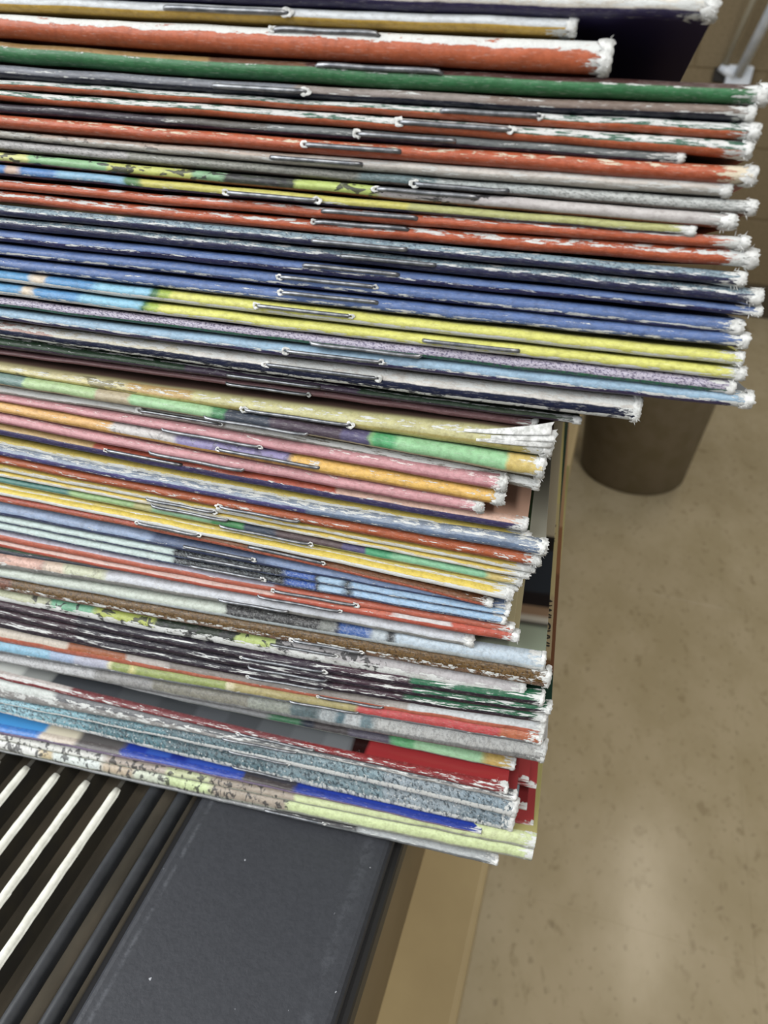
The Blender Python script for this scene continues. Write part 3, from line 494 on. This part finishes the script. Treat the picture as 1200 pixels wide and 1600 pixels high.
rng = random.Random(11); GAP = 0.93
ZMIN, ZMAX = TOPZ, 0.130
SPINE_INFO = {}; FRAMES = {}
def cover_material(b, idx, to_s, sR):
    kw = b['kw']; mt = bpy.data.materials.new('cover_print'); mt.use_nodes = True; nt = mt.node_tree; t = NT(nt)
    for n in list(nt.nodes):
        if n.type == 'BSDF_PRINCIPLED': nt.nodes.remove(n)
    out = [n for n in nt.nodes if n.type == 'OUTPUT_MATERIAL'][0]
    g = t.n('ShaderNodeGroup'); g.node_tree = COVER_GROUP; t.put(out.inputs[0], g.outputs[0])
    uv = t.n('ShaderNodeUVMap'); uv.uv_map = 'UVMap'; sp = t.n('ShaderNodeSeparateXYZ'); t.put(sp.inputs[0], uv.outputs[0])
    s0, s1 = to_s(-500), sR + 0.002
    def along(stops):
        w = t.noise(t.vec(t.math('MULTIPLY', sp.outputs[0], 300.0), t.math('MULTIPLY', sp.outputs[1], 1.5), idx * 1.7), 1, 3, 0.6)
        sw = t.math('ADD', sp.outputs[0], t.math('MULTIPLY', t.math('SUBTRACT', w, 0.5), 0.0016))
        f = t.ramp01(sw, s0, s1, False)
        st = [((to_s(px) - s0) / (s1 - s0), bcol(c)) for px, c in stops]
        st2 = []
        for i, (p, c) in enumerate(st):        # short soft edge between printed areas
            if i: st2.append((p - 0.0012, st[i - 1][1]))
            st2.append((p + 0.0012, c))
        return t.cramp(f, st2[:31], 'LINEAR')
    top = along(kw['top_stops']) if 'top_stops' in kw else bcol(b['top'])
    bot = along(kw['bstops']) if 'bstops' in kw else bcol(b['bot'] or b['top'])
    t.put(g.inputs['Top'], top); t.put(g.inputs['Bottom'], bot)
    if 'ct_stops' in kw: t.put(g.inputs['CoverTop'], along(kw['ct_stops']))
    elif 'ct_bands' in kw:
        f = t.ramp01(sp.outputs[1], 1.0, 7.0, False)
        st = [(d / 150.0, bcol(c)) for d, c in kw['ct_bands']]; st2 = []
        for i, (p, c) in enumerate(st):
            if i: st2.append((p - 0.004, st[i - 1][1]))
            st2.append((p + 0.004, c))
        t.put(g.inputs['CoverTop'], t.cramp(f, st2, 'LINEAR'))
    else: t.put(g.inputs['CoverTop'], bcol(b['ct']) if b['ct'] else top)
    t.put(g.inputs['CoverBottom'], bcol(b['cb']) if b['cb'] else bot)
    S = lambda n, v: setattr(g.inputs[n], 'default_value', v)
    S('Split', b['vs']); S('Wobble', kw.get('wob', 0.1))
    for j, (vc, w, a) in enumerate(list(b['wear'])[:3]): S('V%d' % (j + 1), vc); S('W%d' % (j + 1), w); S('A%d' % (j + 1), a)
    S('EndS', sR); S('EndAmt', b['end']); S('Speck', kw.get('speck', 0.0)); S('SpeckCol', bcol(kw.get('spc', '#ffffff')))
    S('SpeckScale', kw.get('sps', 2600.0)); S('Dots', kw.get('dots', 0.0)); S('Ink', kw.get('ink', 0.0))
    S('InkLo', to_s(kw.get('inklo', -500))); S('InkHi', to_s(kw.get('inkhi', 1300))); S('InkScale', kw.get('inks', 600.0))
    S('Scratch', kw.get('scratch', 0.35)); S('Seed', idx * 3.37); S('Rough', kw.get('rough', 0.45)); S('WearScale', kw.get('wsc', 460.0))
    if 'paper' in kw: S('Paper', bcol(kw['paper']))
    return mt

def build_book(idx, b):
    jitter = rng.uniform(-0.00035, 0.00035)
    kw = b['kw']; xr, yrt, yrb = b['r']
    if b['l'] is not None:
        D = D0 + b['back'] * 0.001 + jitter
        px = [(0, b['l']), (500, b['mid']), (xr, (yrt, yrb))]
        if xr < 600: px = [(0, b['l']), (xr * 0.55, tuple(np.interp(xr * 0.55, [0, 500], [b['l'][k], b['mid'][k]]) for k in (0, 1))), (xr, (yrt, yrb))]
        pts = []; th = []
        for x, (yt, yb) in px:
            a = on_spine(x, yt, D); c = on_spine(x, yb, D); mid = (a + c) / 2
            pts.append(((mid - CAM) @ SD, mid[2])); th.append(max(a[2] - c[2], 0.0008))
        zf = solve_quad(pts); sR = pts[2][0]
        tf = lambda s: float(np.interp(s, [p[0] for p in pts], th))
        xs = [p[0] for p in px]; yc = [(p[1][0] + p[1][1]) / 2 for p in px]
        def to_s(x):
            y = np.interp(x, xs, yc) if x >= 0 else yc[0] + (yc[1] - yc[0]) / (xs[1] - xs[0]) * x
            return float((on_spine(x, y, D) - CAM) @ SD)
    else:
        key, dz, th0 = kw['set_z']
        zref = [v for k, v in SPINE_INFO.items() if k.startswith(key)][0]
        zc = zref + dz; d = wray(xr, (yrt + yrb) / 2); P = CAM + d * ((zc - CAM[2]) / d[2])
        D = float(ND @ (P - CAM)); sR = float((P - CAM) @ SD); zf = lambda s: zc; tf = lambda s: th0
        to_s = lambda x: sR - 0.0001 * (xr - x)
    zm = zf(sR - 0.03); SPINE_INFO[b['label']] = zm
    frac = min(1.0, max(0.0, (zm - ZMIN) / (ZMAX - ZMIN)))
    th_t = math.radians(20.0) * frac ** 1.2
    DEP = 0.152 + rng.uniform(-0.004, 0.004)
    if b['l'] is None: DEP = 0.11
    L = 0.208; sL = sR - L
    d3 = np.cos(th_t) * ND - np.array([0, 0, math.sin(th_t)]); n3 = math.sin(th_t) * ND + np.array([0, 0, math.cos(th_t)])
    yaw = rng.uniform(-0.012, 0.012)
    d3 = d3 + SD * yaw
    base = CAM + SD * (sR - 0.06) + ND * (D - CAM @ ND * 0); base[2] = zf(sR - 0.06) - tf(sR - 0.06) / 2
    base = np.array([base[0], base[1], base[2]])
    root = empty('stapled_book', tuple(base), b['label'], 'book', 'stapled books in the tall stack')
    # ---- cover
    NS = 150; NA = 12
    u = np.linspace(0, 1, NS + 1); ss = sL + (sR - sL) * (1 - (1 - u) ** 1.5)
    deps = [0.0015, 0.005, 0.012, 0.03, 0.07, 0.11, DEP]
    if b['l'] is None: deps = [0.0015, 0.005, 0.03, 0.07, DEP]
    thick = lambda dd: 1.0 - 0.20 * min(1.0, dd / 0.006) - 0.22 * min(1.0, dd / DEP)
    # print runs across the part of the fold that shows between its neighbours
    Pm = CAM + SD * (sR - 0.05) + ND * D; Pm[2] = zf(sR - 0.05); vc = CAM - Pm
    phi = math.atan2(vc @ n3, -(vc @ d3)); cph = math.cos(phi)
    def vprint(a):
        if phi >= 0:
            if a < phi - math.pi / 2: return -0.02 * min(1.0, phi - math.pi / 2 - a)
            return (math.sin(a - phi) + 1) / (cph + 1)
        if a > phi + math.pi / 2: return 1.0 + 0.02 * min(1.0, a - phi - math.pi / 2)
        return (math.sin(a - phi) + cph) / (1 + cph)
    FRAMES[b['label']] = (sR, D, zf, tf, d3, n3, thick)
    def section(s, inset=0.0, wob=True):
        zc = zf(s); h = max(tf(s) / 2 * (GAP - 0.05 * (frac > 0.62)) - 0.00004 - inset, 0.00015); p = max(0.0003, min(tf(s) * 0.62, 0.0017) - inset)
        wz = mnoise.noise((s * 130, idx * 5.1, 0)) * 0.00012 if wob else 0
        wp = mnoise.noise((s * 220, idx * 5.1, 9)) * 0.00016 if wob else 0
        C0 = CAM + SD * s + ND * D; C0[2] = zc + wz
        out = []
        for dd in reversed(deps): out.append((C0 + d3 * (dd - (inset * 3 if dd == deps[-1] else 0)) + n3 * (h * thick(dd)), 1.0 + dd * 40))
        for k in range(NA + 1):
            a = math.pi / 2 - math.pi * k / NA
            rr = 1 + (mnoise.noise((s * 700, a * 1.3, idx * 3.3)) * 0.05 if wob else 0)
            out.append((C0 - d3 * ((p + wp) * abs(math.cos(a)) ** 0.8 * rr - p * 0.55) + n3 * (h * math.sin(a) * (0.97 + 0.03 * rr)), vprint(a)))
        for dd in deps: out.append((C0 + d3 * (dd - (inset * 3 if dd == deps[-1] else 0)) - n3 * (h * thick(dd)), -dd * 40))
        return out
    V = []; UV = []; F = []
    for s in ss:
        sec = section(s)
        for p, v in sec: V.append(p - base); UV.append((s, v))
    M = len(sec)
    for i in range(NS):
        for k in range(M - 1): F.append((i * M + k, i * M + k + 1, (i + 1) * M + k + 1, (i + 1) * M + k))
    me = mesh_py('cover', V, F)
    lay = me.uv_layers.new(name='UVMap'); UVa = np.array(UV, dtype=np.float32)
    vi = np.empty(len(me.loops), dtype=np.int32); me.loops.foreach_get('vertex_index', vi)
    lay.data.foreach_set('uv', UVa[vi].ravel())
    cov = link('cover', me, [cover_material(b, idx, to_s, sR), FRAY], root)
    sm = cov.modifiers.new('sheet', 'SOLIDIFY'); sm.thickness = 0.00022; sm.offset = -1.0; sm.material_offset_rim = 1
    # ---- pages
    ins = 0.0004
    V = []; F = []; sp = np.linspace(sL + 0.001, sR - rng.uniform(0.0005, 0.0012), 14)
    for s in sp:
        sec = section(s, ins, False)
        for p, v in sec: V.append(p - base)
    for i in range(len(sp) - 1):
        for k in range(M - 1): F.append((i * M + k, i * M + k + 1, (i + 1) * M + k + 1, (i + 1) * M + k))
        F.append((i * M + M - 1, i * M, (i + 1) * M, (i + 1) * M + M - 1))
    for o0, rev in ((0, False), ((len(sp) - 1) * M, True)):
        for k in range(M // 2):
            a, c = o0 + k, o0 + M - 1 - k; a2, c2 = a + 1, c - 1
            if a2 >= c2:
                if a2 == c2: F.append((a, a2, c) if not rev else (c, a2, a))
                break
            F.append((a, a2, c2, c) if not rev else (c, c2, a2, a))
    link('pages', mesh_py('pages', V, F, False), PAPER, root)
    # ---- staple
    if b['staple']:
        x0, x1, sv = b['staple']; s0, s1 = to_s(x0), to_s(x1)
        if s1 - s0 > 0.0155: s1 = s0 + 0.0155
        a = min(np.linspace(-1.4, 1.4, 57), key=lambda q: abs(vprint(q) - sv)); r = 0.00027; path = []; rad = []
        def surf(s, lift):
            zc = zf(s); h = tf(s) / 2; p = min(tf(s) * 0.62, 0.0017)
            C0 = CAM + SD * s + ND * D; C0[2] = zc
            return C0 - d3 * (p * abs(math.cos(a)) ** 0.8 - p * 0.55 + lift * math.cos(a) + 0.0001) + n3 * ((h * math.sin(a)) + lift * math.sin(a)) - base
        path.append(surf(s0 - 0.00005, -0.0012)); path.append(surf(s0, -0.0002)); path.append(surf(s0 + 0.0003, 0.0001))
        for k in range(1, 10): path.append(surf(s0 + (s1 - s0) * k / 10, 0.00013 + 0.00005 * math.sin(k * 0.31 * math.pi)))
        path.append(surf(s1 - 0.0003, 0.0001)); path.append(surf(s1, -0.0002)); path.append(surf(s1 + 0.00005, -0.0012))
        link('staple', tube_mesh('staple', path, r, 8), STEEL, root)
        # torn paper around the two staple holes
        for q, se in enumerate((s0, s1)):
            if rng.random() < 0.55: continue
            VV = []; FF = []; nn = 14; R0 = rng.uniform(0.0003, 0.00045)
            cpt = surf(se + (-0.0001 if q == 0 else 0.0001), 0.00003)
            for ring, (rf, lf) in enumerate(((0.55, 0.00002), (1.0, 0.00016), (1.5, 0.00002))):
                for k in range(nn):
                    an = 2 * math.pi * k / nn; j = rng.uniform(0.75, 1.3)
                    VV.append(cpt + SD * (R0 * rf * j * math.cos(an)) + n3 * (R0 * rf * j * 0.75 * math.sin(an)) - d3 * (lf * rng.uniform(0.5, 1.4)))
            for ring in range(2):
                for k in range(nn):
                    k2 = (k + 1) % nn; FF.append((ring * nn + k, ring * nn + k2, (ring + 1) * nn + k2, (ring + 1) * nn + k))
            link('torn_hole', mesh_py('torn_hole', VV, FF), FRAY, root)
    # ---- frayed right end of the spine
    fr = b['fray'] * 0.8
    if fr > 0.25:
        na, nl = 16, 9; VV = []; FF = []
        ln = 0.0006 + 0.0009 * fr * rng.uniform(0.5, 1.3); ext = 0.0001 + 0.0003 * fr * rng.uniform(0.3, 1.4)
        jl = [rng.uniform(-0.4, 1.0) for _ in range(na + 1)]
        for i in range(nl + 1):
            f = i / nl
            for k in range(na + 1):
                a = math.pi / 2 - math.pi * k / na
                s = sR - ln * (1 - f) * (0.55 + 0.45 * jl[k]) + ext * f ** 2 * (1 + 0.5 * rng.uniform(-1, 1))
                h = tf(s) / 2; p = min(tf(s) * 0.62, 0.0017)
                bulge = 1.015 + 0.06 * fr * math.sin(min(1, f * 1.25) * math.pi) * rng.uniform(0.3, 1.0)
                if f > 0.86: bulge *= 0.97
                if i == nl: bulge *= 0.86
                C0 = CAM + SD * s + ND * D; C0[2] = zf(min(s, sR))
                lump = 1 + 0.07 * fr * mnoise.noise((s * 1500, a * 2.0, idx * 2.2))
                VV.append(C0 - d3 * (p * abs(math.cos(a)) ** 0.8 * bulge * lump - p * 0.55) + n3 * (h * math.sin(a) * bulge * lump) - base)
        for i in range(nl):
            for k in range(na): FF.append((i * (na + 1) + k, i * (na + 1) + k + 1, (i + 1) * (na + 1) + k + 1, (i + 1) * (na + 1) + k))
        f0 = link('frayed_end', mesh_py('frayed_end', VV, FF), FRAY, root)
        # loose fibres
        if fr > 0.7:
            VV = []; FF = []
            for q in range(int(10 * fr)):
                a = rng.uniform(-1.3, 1.3); s = sR - rng.uniform(0, ln); h = tf(s) / 2; p = min(tf(s) * 0.62, 0.0017)
                C0 = CAM + SD * s + ND * D; C0[2] = zf(min(s, sR))
                P = C0 - d3 * (p * math.cos(a) - p * 0.55) + n3 * (h * math.sin(a)) - base
                dr = -d3 * math.cos(a) + n3 * math.sin(a) + SD * rng.uniform(-0.2, 1.2); dr = dr / np.linalg.norm(dr)
                le = rng.uniform(0.0003, 0.0008); w = 0.00005; sd = np.cross(dr, d3); sd = sd / (np.linalg.norm(sd) + 1e-9)
                m0 = len(VV); q1 = P + dr * le * 0.5 + n3 * rng.uniform(-1, 1) * 0.00008
                VV += [P - sd * w, P + sd * w, P - d3 * w, q1 - sd * w * .8, q1 + sd * w * .8, q1 - d3 * w * .8, P + dr * le]
                FF += [(m0, m0 + 1, m0 + 4, m0 + 3), (m0 + 1, m0 + 2, m0 + 5, m0 + 4), (m0 + 2, m0, m0 + 3, m0 + 5), (m0 + 3, m0 + 4, m0 + 6), (m0 + 4, m0 + 5, m0 + 6), (m0 + 5, m0 + 3, m0 + 6)]
            fo = link('paper_fibres', mesh_py('paper_fibres', VV, FF), FRAY, root); fo['kind'] = 'stuff'
    return root

def shred(root, fr):
    sR, D, zf, tf, d3, n3, thick = fr; base = np.array(root.location); r = random.Random(5)
    for q, (a0, rise, ln, dx) in enumerate(((0.15, 0.0004, 0.010, 0.0), (0.55, 0.0007, 0.0085, 0.0004), (0.85, 0.0011, 0.0115, -0.0003))):
        V = []; F = []; n, k = 12, 5
        for i in range(n + 1):
            f = i / n; s = sR - ln * (1 - f) + dx
            for j in range(k + 1):
                g = j / k; a = a0 - 0.45 + 0.75 * g * (0.35 + 0.65 * f); h = tf(s) / 2; p = min(tf(s) * 0.62, 0.0017)
                C0 = CAM + SD * (s + r.uniform(-1, 1) * 0.0002 * (i == n)) + ND * D; C0[2] = zf(min(s, sR))
                lift = 0.00010 + (0.00025 + 0.0002 * q) * f ** 1.5 + r.uniform(0, 0.00006)
                V.append(C0 - d3 * (p * abs(math.cos(a)) ** 0.8 - p * 0.55 + lift) + n3 * (h * math.sin(a) + lift + rise * f ** 2 * (0.4 + 0.6 * g)) - base)
        for i in range(n):
            for j in range(k): F.append((i * (k + 1) + j, (i + 1) * (k + 1) + j, (i + 1) * (k + 1) + j + 1, i * (k + 1) + j + 1))
        o = link('torn_leaf', mesh_py('torn_leaf', V, F), FRAY, root)
        sm = o.modifiers.new('sheet', 'SOLIDIFY'); sm.thickness = 0.00012
ROOTS = {}
for i, b in enumerate(BOOKS): ROOTS[b['label']] = build_book(i, b)

lab28 = [k for k in ROOTS if 'shredded' in k][0]; shred(ROOTS[lab28], FRAMES[lab28])

# ------------------------------------------------------------------ sideways print on two covers
INK = simple_mat('print_black', '#1c1a17', 0.6)
def lettering(key, text, size, s_off, dep0):
    lab = [k for k in ROOTS if k.startswith(key)][0]; root = ROOTS[lab]; sR, D, zf, tf, d3, n3, thick = FRAMES[lab]
    cu = bpy.data.curves.new('lettering', 'FONT'); cu.body = text; cu.size = size; cu.extrude = 0.00002
    tmp = bpy.data.objects.new('lettering', cu); COL.objects.link(tmp)
    me = bpy.data.meshes.new_from_object(tmp.evaluated_get(bpy.context.evaluated_depsgraph_get()))
    bpy.data.objects.remove(tmp)
    C0 = CAM + SD * (sR - s_off) + ND * D; C0[2] = zf(sR - s_off)
    for v in me.vertices:
        x, y = v.co.x, v.co.y; dd = dep0 - x        # the line runs from the far end towards the spine
        P = C0 + d3 * dd + SD * (y * 0.8) + n3 * (tf(sR) / 2 * thick(dd) + 0.00012 + v.co.z)
        v.co = Vector(P) - root.location
    o = link('lettering', me, None, root); o.data.materials.clear(); o.data.materials.append(INK)
    tag(o, 'black capital lettering on the cover')
lettering('thick brown book', 'AWI CVVI', 0.0034, 0.0022, 0.021)
lettering('thick brown book', 'O   I  Y', 0.0026, 0.0020, 0.050)
lettering('thin red-orange book with white patch', 'I  o  v  W/', 0.0024, 0.0048, 0.018)
